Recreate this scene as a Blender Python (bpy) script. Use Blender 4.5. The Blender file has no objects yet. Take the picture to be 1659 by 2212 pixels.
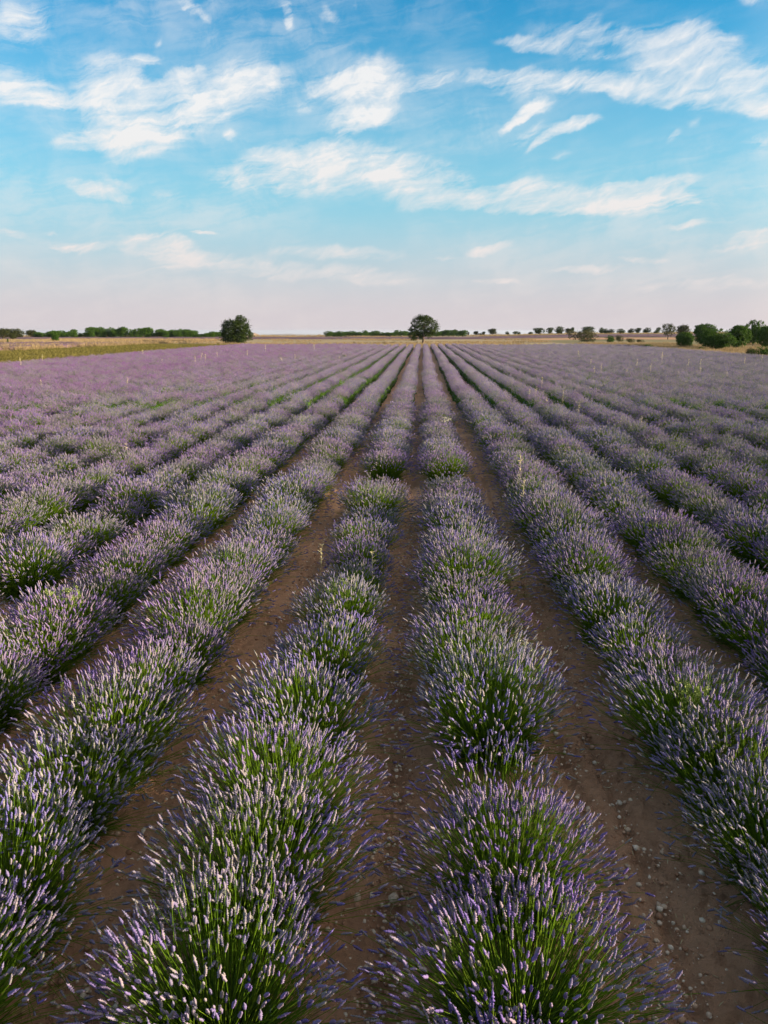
import bpy, math, random
import numpy as np
from mathutils import Vector, Matrix, noise as mnoise

random.seed(7)
rng = np.random.default_rng(7)
SC = bpy.context.scene
COL = SC.collection

# ------------------------------------------------------------------ camera
CAM_H = 3.8
PITCH = math.radians(14.3)      # below the horizontal
YAW = math.radians(3.05)        # turned to the left of the rows
cam_d = bpy.data.cameras.new('camera')
cam = bpy.data.objects.new('camera', cam_d)
COL.objects.link(cam)
cam.location = (0, 0, CAM_H)
cam.rotation_euler = (math.pi/2 - PITCH, 0, YAW)
cam_d.sensor_fit = 'VERTICAL'
cam_d.sensor_height = 36
cam_d.lens = 24.97
cam_d.clip_start = 0.1
cam_d.clip_end = 60000
SC.camera = cam
SC.render.resolution_x, SC.render.resolution_y = 768, 1024

# directions seen by the camera, used to convert measurements on the photograph into places on the ground
FPX = 1534.0
FW = np.array([-math.sin(YAW)*math.cos(PITCH), math.cos(YAW)*math.cos(PITCH), -math.sin(PITCH)])
RT = np.array([math.cos(YAW), math.sin(YAW), 0.0])
UP = np.cross(RT, FW)
def ray(px, py):
    d = FW*FPX + RT*(px-829.5) + UP*(1106-py)
    return d/np.linalg.norm(d)
def project(p):
    v = np.asarray(p, float) - np.array([0, 0, CAM_H])
    z = v @ FW
    z = np.where(np.abs(z) < 1e-3, 1e-3, z)
    return 829.5 + FPX*(v @ RT)/z, 1106 - FPX*(v @ UP)/z, z

# ------------------------------------------------------------------ sun, sky and exposure
SUN_EL = math.radians(9.0)
SUN_AZ = math.radians(94.0)    # clockwise from the direction of the rows: low, to the right and a little behind
SUN_DIR = Vector((math.sin(SUN_AZ)*math.cos(SUN_EL), math.cos(SUN_AZ)*math.cos(SUN_EL), math.sin(SUN_EL)))
sun_d = bpy.data.lights.new('sun', 'SUN')
sun_d.energy = 5.0
sun_d.angle = math.radians(0.5)
sun_d.color = (1.0, 0.79, 0.56)
sun = bpy.data.objects.new('sun', sun_d)
COL.objects.link(sun)
sun.rotation_euler = (-SUN_DIR).to_track_quat('-Z', 'Y').to_euler()

SC.view_settings.view_transform = 'Standard'
SC.view_settings.look = 'None'
SC.view_settings.gamma = 1.0
SC.view_settings.use_curve_mapping = False
SC.view_settings.exposure = 1.62
SKY_STRENGTH = 0.080


class NT:
    """small helper to write node trees"""
    def __init__(self, tree):
        self.t = tree; tree.nodes.clear()
    def n(self, typ, **kw):
        nd = self.t.nodes.new(typ)
        for k, v in kw.items(): setattr(nd, k, v)
        return nd
    def put(self, sock, v):
        if isinstance(v, bpy.types.NodeSocket): self.t.links.new(v, sock)
        elif isinstance(v, bpy.types.Node): self.t.links.new(v.outputs[0], sock)
        elif v is not None: sock.default_value = v
    def math(self, op, a, b=None, c=None, clamp=False):
        m = self.n('ShaderNodeMath', operation=op, use_clamp=clamp)
        for i, v in enumerate((a, b, c)):
            if v is not None: self.put(m.inputs[i], v)
        return m.outputs[0]
    def vmath(self, op, a, b=None, scale=None):
        m = self.n('ShaderNodeVectorMath', operation=op)
        self.put(m.inputs[0], a)
        if b is not None: self.put(m.inputs[1], b)
        if scale is not None: self.put(m.inputs['Scale'], scale)
        return m.outputs['Value'] if op in ('LENGTH', 'DOT_PRODUCT', 'DISTANCE') else m.outputs[0]
    def smooth(self, v, a, b, lo=0.0, hi=1.0, kind='SMOOTHSTEP'):
        m = self.n('ShaderNodeMapRange', interpolation_type=kind)
        self.put(m.inputs[0], v); self.put(m.inputs[1], a); self.put(m.inputs[2], b)
        self.put(m.inputs[3], lo); self.put(m.inputs[4], hi)
        return m.outputs[0]
    def noise(self, vec, scale, detail=4, rough=0.55, dist=0.0, dim='3D'):
        m = self.n('ShaderNodeTexNoise', noise_dimensions=dim)
        if vec is not None: self.put(m.inputs['Vector'], vec)
        m.inputs['Scale'].default_value = scale; m.inputs['Detail'].default_value = detail
        m.inputs['Roughness'].default_value = rough; m.inputs['Distortion'].default_value = dist
        return m.outputs['Fac'], m.outputs['Color']
    def mix(self, f, a, b, blend='MIX'):
        m = self.n('ShaderNodeMix', data_type='RGBA', blend_type=blend)
        self.put(m.inputs[0], f)
        for i, v in ((6, a), (7, b)):
            if isinstance(v, (tuple, list)): v = tuple(v)+(1,) if len(v) == 3 else v
            self.put(m.inputs[i], v)
        return m.outputs[2]
    def ramp(self, f, stops, interp='LINEAR'):
        m = self.n('ShaderNodeValToRGB')
        cr = m.color_ramp; cr.interpolation = interp
        while len(cr.elements) < len(stops): cr.elements.new(0.5)
        for e, (p, c) in zip(cr.elements, stops):
            e.position = p; e.color = tuple(c)+(1,) if len(c) == 3 else c
        self.put(m.inputs[0], f)
        return m.outputs[0]

world = bpy.data.worlds.new('World')
SC.world = world
world.use_nodes = True
def build_world():
    t = NT(world.node_tree)
    out = t.n('ShaderNodeOutputWorld')
    sky = t.n('ShaderNodeTexSky', sky_type='NISHITA')
    sky.sun_disc = False
    sky.sun_elevation = SUN_EL
    sky.sun_rotation = SUN_AZ
    sky.air_density = 1.0; sky.dust_density = 0.6; sky.ozone_density = 2.0; sky.altitude = 900
    tc = t.n('ShaderNodeTexCoord')
    d = tc.outputs['Generated']
    sx = t.n('ShaderNodeSeparateXYZ'); t.put(sx.inputs[0], d)
    DEG = 180/math.pi
    el = t.math('MULTIPLY', t.math('ARCSINE', sx.outputs[2]), DEG)
    az = t.math('MULTIPLY', t.math('ARCTAN2', sx.outputs[0], sx.outputs[1]), DEG)
    cb = t.n('ShaderNodeCombineXYZ'); t.put(cb.inputs[0], az); t.put(cb.inputs[1], el)
    uv = cb.outputs[0]
    # clear sky: deep saturated blue overhead, pale warm grey towards the horizon
    base = t.mix(1.0, sky.outputs[0], (0.015, 0.86, 1.10), 'MULTIPLY')
    hz = t.smooth(el, 21, 0.0, kind='LINEAR')
    hz = t.math('POWER', hz, 1.25)
    base = t.mix(t.math('MULTIPLY', t.smooth(el, 24, 7), 0.74), base, (1.55, 2.75, 3.05))
    base = t.mix(t.math('MULTIPLY', t.smooth(el, 10.5, 0.5), 0.96), base, (2.80, 2.48, 2.60))
    # the wide warm glow of the hazy air round the low sun, behind the right shoulder
    glow = t.smooth(t.vmath('DOT_PRODUCT', d, tuple(SUN_DIR)), 0.30, 1.0, kind='LINEAR')
    glow = t.math('POWER', glow, 1.6)
    base = t.mix(1.0, base, t.mix(glow, (0, 0, 0), (17.0, 11.8, 7.2)), 'ADD')
    # cirrus: streaks laid out by bearing and height above the horizon, torn up by warped noise
    w1 = t.noise(uv, 0.16, 2, 0.5, dim='2D')[1]
    w2 = t.noise(uv, 0.5, 5, 0.62, dim='2D')[1]
    off = t.vmath('ADD', t.vmath('SCALE', t.vmath('SUBTRACT', w1, (0.5, 0.5, 0.5)), scale=1.3),
                  t.vmath('SCALE', t.vmath('SUBTRACT', w2, (0.5, 0.5, 0.5)), scale=0.7))
    uvw = t.vmath('ADD', uv, off)
    tot = None
    for (x1, y1, x2, y2, wd, amp) in STROKES:
        a, b = azel(x1, y1), azel(x2, y2)
        c = ((a[0]+b[0])/2, (a[1]+b[1])/2)
        dx, dy = b[0]-a[0], b[1]-a[1]
        L = math.hypot(dx, dy)/2*1.35
        W = wd/13.5
        amp *= min(1.0, math.hypot(x2-x1, y2-y1)/150)**0.5
        mp = t.n('ShaderNodeMapping', vector_type='TEXTURE')
        mp.inputs['Location'].default_value = (c[0], c[1], 0)
        mp.inputs['Rotation'].default_value = (0, 0, math.atan2(dy, dx))
        mp.inputs['Scale'].default_value = (L, W, 1)
        # (the tiny term makes the streaks be worked out one after another, which keeps the shader small)
        t.put(mp.inputs['Vector'], uvw if tot is None else t.vmath('ADD', uvw, t.vmath('SCALE', (1, 1, 0), scale=t.math('MULTIPLY', tot, 1e-6))))
        m = t.smooth(t.vmath('LENGTH', mp.outputs[0]), 1.0, 0.0, 0.0, amp)
        tot = m if tot is None else t.math('ADD', tot, m)
    # streaky noise, stretched along the drift of the cirrus
    def streak(rot, sc, scale, detail, dist):
        mp = t.n('ShaderNodeMapping', vector_type='TEXTURE')
        mp.inputs['Rotation'].default_value = (0, 0, rot)
        mp.inputs['Scale'].default_value = sc
        t.put(mp.inputs['Vector'], uvw)
        return t.noise(mp.outputs[0], scale, detail, 0.62, dist, dim='2D')[0]
    s1 = streak(math.radians(10), (9.0, 1.0, 1), 1.25, 7, 0.5)
    s2 = streak(math.radians(38), (8.0, 1.0, 1), 1.1, 7, 0.5)
    s4 = streak(math.radians(22), (15.0, 1.0, 1), 2.6, 5, 0.6)
    s3 = t.noise(uvw, 0.32, 6, 0.6, 0.3, dim='2D')[0]
    nz = t.math('ADD', t.math('ADD', t.math('MULTIPLY', s1, 0.34), t.math('MULTIPLY', s4, 0.11)), t.math('ADD', t.math('MULTIPLY', s2, 0.28), t.math('MULTIPLY', s3, 0.27)))
    nz = t.smooth(nz, 0.36, 0.64, kind='LINEAR')
    tot = t.math('MINIMUM', t.math('MULTIPLY', tot, 1.25), 0.98)
    body = t.math('MULTIPLY', t.smooth(t.math('ADD', t.math('MULTIPLY', nz, 1.75), t.math('MULTIPLY', tot, 1.15)), 0.66, 2.62, kind='LINEAR'), t.smooth(tot, 0.0, 0.35))
    dv = t.vmath('ADD', t.vmath('MULTIPLY', d, (1.0, 1.0, 3.0)), (3.1, 0.4, 1.7))
    soft = t.smooth(t.math('ADD', t.math('MULTIPLY', s1, 0.45), t.math('MULTIPLY', s3, 0.55)), 0.34, 0.66)
    veil = t.math('MULTIPLY', t.smooth(t.noise(dv, 2.6, 5, 0.58, 0.7)[0], 0.37, 0.72), t.math('ADD', 0.06, t.math('MULTIPLY', soft, 0.40)))
    ccol = t.ramp(t.smooth(el, 0, 30, kind='LINEAR'), [(0.0, (3.1, 2.8, 2.75)), (0.25, (3.65, 3.4, 3.3)), (0.5, (3.8, 3.72, 3.68)), (1.0, (3.65, 3.75, 3.82))])
    # the same broken cirrus goes on over the rest of the sky
    n_e = t.noise(t.vmath('MULTIPLY', d, (1.0, 1.6, 2.4)), 2.1, 6, 0.6, 0.9)[0]
    away = t.math('MAXIMUM', t.smooth(el, 25, 36), t.smooth(t.math('ABSOLUTE', t.math('ADD', az, 3.0)), 38, 52))
    els = t.math('MULTIPLY', t.math('MULTIPLY', t.smooth(n_e, 0.40, 0.66), t.smooth(el, 2, 12)), t.math('MULTIPLY', away, 0.95))
    veil = t.math('ADD', veil, els)
    def cover(dens):
        alpha = t.math('MULTIPLY', t.smooth(dens, 0.0, 1.05, kind='LINEAR'), 0.93)
        g = t.n('ShaderNodeBackground'); g.inputs['Strength'].default_value = SKY_STRENGTH
        t.put(g.inputs['Color'], t.mix(alpha, base, ccol))
        return g
    thin, thick = cover(veil), cover(t.math('ADD', body, veil))
    # the drawn streaks all lie within one part of the sky: elsewhere their sum is zero and need not be worked out
    inside = t.math('MULTIPLY', t.math('LESS_THAN', el, 27.0), t.math('LESS_THAN', t.math('ABSOLUTE', t.math('ADD', az, 3.0)), 48.0))
    inside = t.math('MULTIPLY', inside, t.math('GREATER_THAN', el, -1.0))
    ms = t.n('ShaderNodeMixShader'); t.put(ms.inputs[0], inside)
    t.t.links.new(thin.outputs[0], ms.inputs[1]); t.t.links.new(thick.outputs[0], ms.inputs[2])
    t.t.links.new(ms.outputs[0], out.inputs[0])
    world.cycles.sampling_method = 'MANUAL'
    world.cycles.sample_map_resolution = 512
def azel(px, py):
    r = ray(px, py)
    return math.degrees(math.atan2(r[0], r[1])), math.degrees(math.asin(r[2]))
# streaks of cirrus: two ends as bearings measured on the photograph, width, density
STROKES = [
    (150,150,350,280,45,.8), (200,190,300,300,35,.5), (250,240,350,235,42,.6), (340,205,450,145,14,.8), (280,135,360,128,8,.6), (340,225,610,170,32,.75), (400,190,540,205,22,.5), (540,215,612,160,12,.6),
    (225,345,480,215,24,.8), (110,325,300,285,13,.7), (150,300,330,270,16,.6), (240,340,320,310,10,.5), (-60,170,140,205,22,.9), (60,215,200,215,14,.5), (130,400,290,425,11,.8), (200,375,300,405,8,.4), (310,415,390,428,8,.5),
    (640,185,820,190,16,.5), (740,230,880,150,24,.85), (690,270,860,215,20,.5), (730,290,850,225,9,.9), (760,180,830,150,16,.6), (880,185,985,145,12,.7), (820,165,830,105,8,.35), (620,225,690,225,10,.4), (700,215,900,175,40,.35),
    (520,330,640,335,9,.9), (560,335,900,350,26,.85), (430,370,800,400,24,.6), (700,350,1010,390,24,.85), (800,430,1000,390,14,.4), (860,445,1090,420,12,.8), (1000,400,1280,400,12,.5), (960,430,1400,425,16,.8), (1040,455,1300,460,9,.8), (1200,440,1530,425,20,.85), (1280,415,1545,385,10,.6), (1430,430,1525,440,8,.5), (480,290,520,300,6,.6),
    (1060,85,1250,105,8,.6), (1130,70,1400,80,14,.5), (1250,60,1310,30,10,.4), (1220,120,1330,125,8,.5), (1340,110,1640,140,34,.8), (1390,130,1450,90,12,.6), (1400,85,1560,95,22,.5), (1480,150,1690,150,16,.6),
    (950,165,1250,160,12,.5), (1080,165,1420,195,13,.7), (1250,180,1690,215,16,.75), (1560,195,1720,220,20,.7), (1040,200,1250,185,18,.3),
    (1070,290,1180,215,7,.9), (1120,245,1205,220,9,.6), (1140,325,1230,265,6,.9), (1190,275,1300,258,7,.9), (1100,320,1190,260,9,.4), (1195,330,1240,330,8,.45), (1435,310,1480,275,6,.7), (1480,260,1520,258,6,.35),
    (1520,540,1700,495,12,.85), (1440,500,1520,485,5,.7), (1580,310,1700,290,14,.35), (0,507,60,508,6,1.0), (80,505,130,505,3,.5), (90,525,240,535,7,.9), (270,510,420,530,10,.8), (230,525,520,565,12,.6), (300,560,640,580,14,.6), (500,580,960,605,14,.6), (560,545,900,555,10,.5),
    (400,502,470,506,3,.8), (930,560,980,552,5,.7), (1000,545,1090,528,7,1.0), (1060,535,1110,530,6,.8), (1010,600,1140,607,5,.6), (1190,588,1340,580,5,.8), (1330,565,1450,568,4,.7), (1330,620,1700,605,10,.45),
    (380,0,450,30,8,.7), (430,28,480,45,7,.4), (600,0,640,45,8,.6), (615,20,630,80,7,.6), (690,40,750,45,8,.5), (700,5,720,40,6,.5), (770,30,785,10,5,.5), (330,95,355,80,5,.5), (440,90,480,70,8,.35), (-20,70,110,20,26,.45), (1570,0,1659,12,8,.4),
]
build_world()

# ------------------------------------------------------------------ materials
def new_mat(name):
    m = bpy.data.materials.new(name); m.use_nodes = True
    t = NT(m.node_tree)
    return m, t
def finish(t, col, rough=0.8, bump=None, bump_strength=0.3, bump_dist=0.02, transl=None, transl_col=None, spec=0.25):
    out = t.n('ShaderNodeOutputMaterial'); p = t.n('ShaderNodeBsdfPrincipled')
    t.put(p.inputs['Base Color'], col if not isinstance(col, tuple) else tuple(col)+(1,))
    t.put(p.inputs['Roughness'], rough)
    p.inputs['Specular IOR Level'].default_value = spec
    if bump is not None:
        b = t.n('ShaderNodeBump'); b.inputs['Strength'].default_value = bump_strength; b.inputs['Distance'].default_value = bump_dist
        t.put(b.inputs['Height'], bump); t.put(p.inputs['Normal'], b.outputs[0])
    if transl:
        tr = t.n('ShaderNodeBsdfTranslucent')
        c = transl_col if transl_col is not None else col
        t.put(tr.inputs['Color'], c if not isinstance(c, tuple) else tuple(c)+(1,))
        ms = t.n('ShaderNodeMixShader'); ms.inputs[0].default_value = transl
        t.t.links.new(p.outputs[0], ms.inputs[1]); t.t.links.new(tr.outputs[0], ms.inputs[2])
        t.t.links.new(ms.outputs[0], out.inputs[0])
    else:
        t.t.links.new(p.outputs[0], out.inputs[0])
M = {}
def pos(t): return t.n('ShaderNodeNewGeometry').outputs['Position']
def island(t): return t.n('ShaderNodeNewGeometry').outputs['Random Per Island']
def orandom(t): return t.n('ShaderNodeObjectInfo').outputs['Random']

def mat_spike(name, single):
    m, t = new_mat(name)
    r = orandom(t) if single else island(t)
    P = pos(t)
    c = t.ramp(r, [(0.0, (0.076, 0.076, 0.26)), (0.3, (0.118, 0.112, 0.285)), (0.52, (0.178, 0.168, 0.265)), (0.72, (0.275, 0.26, 0.235)), (1.0, (0.185, 0.195, 0.13))])
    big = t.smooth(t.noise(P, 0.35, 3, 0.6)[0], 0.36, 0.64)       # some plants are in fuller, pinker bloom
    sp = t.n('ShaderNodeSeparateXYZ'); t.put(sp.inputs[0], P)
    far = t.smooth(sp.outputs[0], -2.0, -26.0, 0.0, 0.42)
    big = t.math('MULTIPLY', big, t.smooth(sp.outputs[0], 2.0, 24.0, 1.0, 0.35))        # pinker leftwards, duller rightwards: partly fuller bloom, partly side light painted into the colour
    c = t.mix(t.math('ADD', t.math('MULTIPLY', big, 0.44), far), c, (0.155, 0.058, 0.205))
    grn = t.smooth(t.noise(P, 0.75, 3, 0.6)[0], 0.46, 0.62)      # others are still mostly in green bud
    c = t.mix(t.math('MULTIPLY', grn, 0.45), c, (0.15, 0.185, 0.10))
    # open violet florets against the paler calyces
    f = t.smooth(t.noise(P, 160, 2, 0.5)[0], 0.50, 0.62)
    c = t.mix(t.math('MULTIPLY', f, 0.6), c, (0.17, 0.12, 0.33))
    f2 = t.smooth(t.noise(P, 210, 2, 0.5)[0], 0.56, 0.68)
    c = t.mix(t.math('MULTIPLY', f2, 0.5), c, (0.29, 0.27, 0.30))
    finish(t, c, 0.95, spec=0.03)
    return m
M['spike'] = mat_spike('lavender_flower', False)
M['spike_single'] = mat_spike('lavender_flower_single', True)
def mat_green(name, stops, transl=0.25, scale=0.5):
    m, t = new_mat(name)
    n = t.noise(pos(t), scale, 3, 0.6)[0]
    r = t.math('ADD', t.math('MULTIPLY', island(t), 0.6), t.math('MULTIPLY', n, 0.4))
    c = t.ramp(r, stops)
    finish(t, c, 0.7, transl=transl, spec=0.08)
    return m
M['stem'] = mat_green('lavender_stem', [(0.1, (0.06, 0.135, 0.008)), (0.5, (0.11, 0.215, 0.010)), (0.9, (0.18, 0.265, 0.022))], 0.35)
M['foliage'] = mat_green('lavender_foliage', [(0.1, (0.042, 0.098, 0.013)), (0.5, (0.068, 0.135, 0.016)), (0.9, (0.098, 0.16, 0.028))])
M['oak'] = mat_green('oak_leaf', [(0.1, (0.013, 0.027, 0.005)), (0.5, (0.024, 0.045, 0.007)), (0.9, (0.046, 0.064, 0.011))], 0.2)
M['oak_olive'] = mat_green('oak_leaf_olive', [(0.1, (0.020, 0.030, 0.008)), (0.5, (0.034, 0.044, 0.011)), (0.9, (0.064, 0.062, 0.018))], 0.2)
M['pine'] = mat_green('pine_needle', [(0.1, (0.014, 0.040, 0.003)), (0.5, (0.032, 0.078, 0.006)), (0.9, (0.068, 0.130, 0.012))], 0.2)
M['bush'] = mat_green('bush_leaf', [(0.1, (0.036, 0.040, 0.016)), (0.5, (0.055, 0.060, 0.022)), (0.9, (0.09, 0.08, 0.036))], 0.2)
M['weed'] = mat_green('weed_green', [(0.1, (0.14, 0.21, 0.05)), (0.5, (0.22, 0.29, 0.08)), (0.9, (0.32, 0.37, 0.14))], 0.3)
M['straw'] = mat_green('dry_straw', [(0.1, (0.40, 0.36, 0.20)), (0.5, (0.50, 0.46, 0.27)), (0.9, (0.60, 0.56, 0.36))], 0.25)
M['drygrass'] = mat_green('dry_grass_blade', [(0.1, (0.16, 0.145, 0.065)), (0.5, (0.28, 0.21, 0.115)), (0.9, (0.38, 0.28, 0.16))], 0.25, 0.05)
M['stubble'] = mat_green('mown_tuft', [(0.1, (0.065, 0.065, 0.018)), (0.5, (0.125, 0.115, 0.030)), (0.9, (0.20, 0.17, 0.058))], 0.25, 0.08)
M['umbel'] = mat_green('weed_blossom', [(0.1, (0.5, 0.5, 0.36)), (0.9, (0.7, 0.7, 0.56))], 0.25)

def mat_bark():
    m, t = new_mat('bark')
    n = t.noise(pos(t), 6, 5, 0.7)[0]
    finish(t, t.ramp(n, [(0.3, (0.05, 0.036, 0.026)), (0.7, (0.12, 0.09, 0.065))]), 0.9, n, 0.6, 0.03)
    return m
M['bark'] = mat_bark()
def mat_soil():
    m, t = new_mat('soil')
    P = pos(t)
    n1 = t.noise(P, 0.8, 4, 0.6)[0]; n2 = t.noise(P, 14, 6, 0.7)[0]; n3 = t.noise(P, 90, 4, 0.65)[0]
    c = t.ramp(n1, [(0.3, (0.40, 0.222, 0.130)), (0.7, (0.50, 0.30, 0.182))])
    c = t.mix(t.math('MULTIPLY', t.smooth(n2, 0.45, 0.75), 0.6), c, (0.22, 0.118, 0.068))
    c = t.mix(t.math('MULTIPLY', t.smooth(n3, 0.58, 0.72), 0.45), c, (0.42, 0.28, 0.18))
    h = t.math('ADD', t.math('MULTIPLY', n2, 0.7), t.math('MULTIPLY', n3, 0.35))
    finish(t, c, 0.95, h, 1.0, 0.06, spec=0.05)
    return m
M['soil'] = mat_soil()
def mat_sheet(name, stops, scale, stretch=(1, 1, 1), fine=3.0, bump=0.5):
    m, t = new_mat(name)
    P = pos(t)
    mp = t.n('ShaderNodeMapping'); mp.inputs['Scale'].default_value = stretch; t.put(mp.inputs[0], P)
    n1 = t.noise(mp.outputs[0], scale, 5, 0.65)[0]; n2 = t.noise(P, fine, 4, 0.65)[0]
    f = t.math('ADD', t.math('MULTIPLY', n1, 0.65), t.math('MULTIPLY', n2, 0.35))
    finish(t, t.ramp(f, stops), 0.95, n2, bump, 0.15, spec=0.1)
    return m
M['mown'] = mat_sheet('mown_ground', [(0.36, (0.08, 0.068, 0.024)), (0.5, (0.135, 0.115, 0.036)), (0.64, (0.20, 0.168, 0.06))], 0.12, (1, 0.35, 1), 1.2)
M['gold'] = mat_sheet('straw_ground', [(0.34, (0.22, 0.155, 0.090)), (0.5, (0.29, 0.23, 0.13)), (0.66, (0.30, 0.27, 0.15))], 0.03, (0.5, 1.2, 1), 0.6)
M['dry'] = mat_sheet('dry_ground', [(0.36, (0.10, 0.108, 0.045)), (0.5, (0.18, 0.156, 0.076)), (0.64, (0.26, 0.195, 0.105))], 0.05, (1, 1, 1), 0.8)
M['purple'] = mat_sheet('far_lavender', [(0.34, (0.075, 0.048, 0.06)), (0.5, (0.125, 0.08, 0.10)), (0.66, (0.20, 0.14, 0.13))], 0.08, (0.3, 1, 1), 0.7)
M['plain'] = mat_sheet('far_plain', [(0.34, (0.16, 0.15, 0.08)), (0.5, (0.27, 0.23, 0.13)), (0.66, (0.36, 0.30, 0.18))], 0.0012, (1, 1, 1), 0.006, 0.1)
M['hill'] = mat_sheet('hill_scrub', [(0.34, (0.14, 0.11, 0.07)), (0.5, (0.21, 0.16, 0.11)), (0.66, (0.28, 0.21, 0.15))], 0.01, (1, 1, 1), 0.05, 0.3)
def mat_stone():
    m, t = new_mat('stone')
    r = orandom(t)
    n = t.noise(pos(t), 60, 4, 0.6)[0]
    c = t.ramp(r, [(0.0, (0.40, 0.29, 0.20)), (0.5, (0.54, 0.44, 0.33)), (0.8, (0.62, 0.54, 0.43)), (1.0, (0.70, 0.63, 0.53))])
    c = t.mix(t.math('MULTIPLY', t.smooth(n, 0.45, 0.65), 0.5), c, (0.22, 0.14, 0.09))
    finish(t, c, 0.85, n, 0.4, 0.01)
    return m
M['stone'] = mat_stone()
def mat_gravel():
    m, t = new_mat('gravel')
    r = island(t)
    c = t.ramp(r, [(0.0, (0.24, 0.13, 0.075)), (0.5, (0.38, 0.22, 0.135)), (0.7, (0.50, 0.37, 0.26)), (1.0, (0.66, 0.57, 0.45))])
    finish(t, c, 0.9)
    return m
M['gravel'] = mat_gravel()

# ------------------------------------------------------------------ mesh helpers
class MB:
    def __init__(self): self.v = []; self.f = []; self.n = 0
    def add(self, v, f):
        v = np.asarray(v, float).reshape(-1, 3); f = np.asarray(f, int)
        self.v.append(v); self.f.append(f + self.n); self.n += len(v)
    def data(self, name, mat, smooth=False):
        v = np.concatenate(self.v)
        me = bpy.data.meshes.new(name)
        me.vertices.add(len(v)); me.vertices.foreach_set('co', v.astype(np.float32).ravel())
        loops = np.concatenate([f.ravel() for f in self.f]).astype(np.int32)
        tot = np.concatenate([np.full(len(f), f.shape[1]) for f in self.f]).astype(np.int32)
        st = np.concatenate([[0], np.cumsum(tot)[:-1]]).astype(np.int32)
        me.loops.add(len(loops)); me.loops.foreach_set('vertex_index', loops)
        me.polygons.add(len(tot)); me.polygons.foreach_set('loop_start', st); me.polygons.foreach_set('loop_total', tot)
        if smooth: me.polygons.foreach_set('use_smooth', np.ones(len(tot), bool))
        me.update(calc_edges=True); me.validate()
        me.materials.append(mat)
        return me
def obj(name, me, parent=None, kind=None):
    o = bpy.data.objects.new(name, me); COL.objects.link(o)
    if parent is not None: o.parent = parent
    if kind: o['kind'] = kind
    return o
def tag(o, label, cat, group=None):
    o['label'] = label; o['category'] = cat
    if group: o['group'] = group
    return o
def thing(name, label, cat, loc=(0, 0, 0), rz=0.0, sc=1.0, group=None):
    o = bpy.data.objects.new(name, None); COL.objects.link(o)
    o.empty_display_size = 0.2
    o.location = loc; o.rotation_euler = (0, 0, rz)
    o.scale = (sc, sc, sc) if not isinstance(sc, tuple) else sc
    return tag(o, label, cat, group)
def dup(root, label, loc, rz, sc, group=None):
    c = root.copy(); COL.objects.link(c)
    c.location = loc; c.rotation_euler = (0, 0, rz); c.scale = (sc, sc, sc) if not isinstance(sc, tuple) else sc
    c['label'] = label
    if group: c['group'] = group
    for ch in list(root.children):
        k = ch.copy(); COL.objects.link(k); k.parent = c
    return c
def norm(a): return a/np.maximum(np.linalg.norm(a, axis=-1, keepdims=True), 1e-9)
def frames(d):
    """two unit vectors across each direction in d"""
    ref = np.where(np.abs(d[..., 2:3]) > 0.9, np.array([1.0, 0, 0]), np.array([0, 0, 1.0]))
    a = norm(np.cross(d, ref)); b = np.cross(d, a)
    return a, b
def tubes(mb, pts, rad, sides):
    """pts (n, k, 3), rad (n, k): n tapered tubes"""
    n, k, _ = pts.shape
    d = np.empty_like(pts); d[:, 1:-1] = pts[:, 2:]-pts[:, :-2]; d[:, 0] = pts[:, 1]-pts[:, 0]; d[:, -1] = pts[:, -1]-pts[:, -2]
    d = norm(d); a, b = frames(d)
    th = np.arange(sides)*2*math.pi/sides
    ring = pts[:, :, None, :] + rad[:, :, None, None]*(a[:, :, None, :]*np.cos(th)[None, None, :, None] + b[:, :, None, :]*np.sin(th)[None, None, :, None])
    base = (np.arange(n)*k*sides)[:, None, None]; r = (np.arange(k-1)*sides)[None, :, None]; s = np.arange(sides)[None, None, :]; s2 = (s+1) % sides
    q = np.stack([base+r+s, base+r+s2, base+r+sides+s2, base+r+sides+s], -1).reshape(-1, 4)
    mb.add(ring.reshape(-1, 3), q)
def limb(mb, pts, r0, r1, sides=7):
    pts = np.asarray(pts, float)[None]
    mb.inputs = None
    tubes(mb, pts, np.linspace(r0, r1, pts.shape[1])[None], sides)
def blades(mb, base, tip, width, bend):
    """bent two-quad blades"""
    d = tip-base; side = norm(np.cross(d, rng.normal(size=d.shape)))*width[:, None]
    mid = base + d*0.55 + bend
    v = np.stack([base-side*.6, base+side*.6, mid-side, mid+side, tip-side*.15, tip+side*.15], 1)
    i = (np.arange(len(base))*6)[:, None]
    q = np.concatenate([i+np.array([0, 1, 3, 2]), i+np.array([2, 3, 5, 4])])
    mb.add(v.reshape(-1, 3), q)
ICO = None
def ico(sub=2):
    import bmesh
    bm = bmesh.new(); bmesh.ops.create_icosphere(bm, subdivisions=sub, radius=1)
    v = np.array([x.co[:] for x in bm.verts]); f = np.array([[x.index for x in p.verts] for p in bm.faces]); bm.free()
    return v, f
ORD = ['first', 'second', 'third', 'fourth', 'fifth', 'sixth', 'seventh', 'eighth', 'ninth', 'tenth', 'eleventh', 'twelfth', 'thirteenth',
       'fourteenth', 'fifteenth', 'sixteenth', 'seventeenth', 'eighteenth', 'nineteenth']
def ordinal(i):
    if i < 19: return ORD[i]
    tens = {2: ('twentieth', 'twenty'), 3: ('thirtieth', 'thirty'), 4: ('fortieth', 'forty'), 5: ('fiftieth', 'fifty'), 6: ('sixtieth', 'sixty')}
    n = i+1
    return tens[n//10][0] if n % 10 == 0 else tens[n//10][1]+'-'+ORD[n % 10-1]

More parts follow.
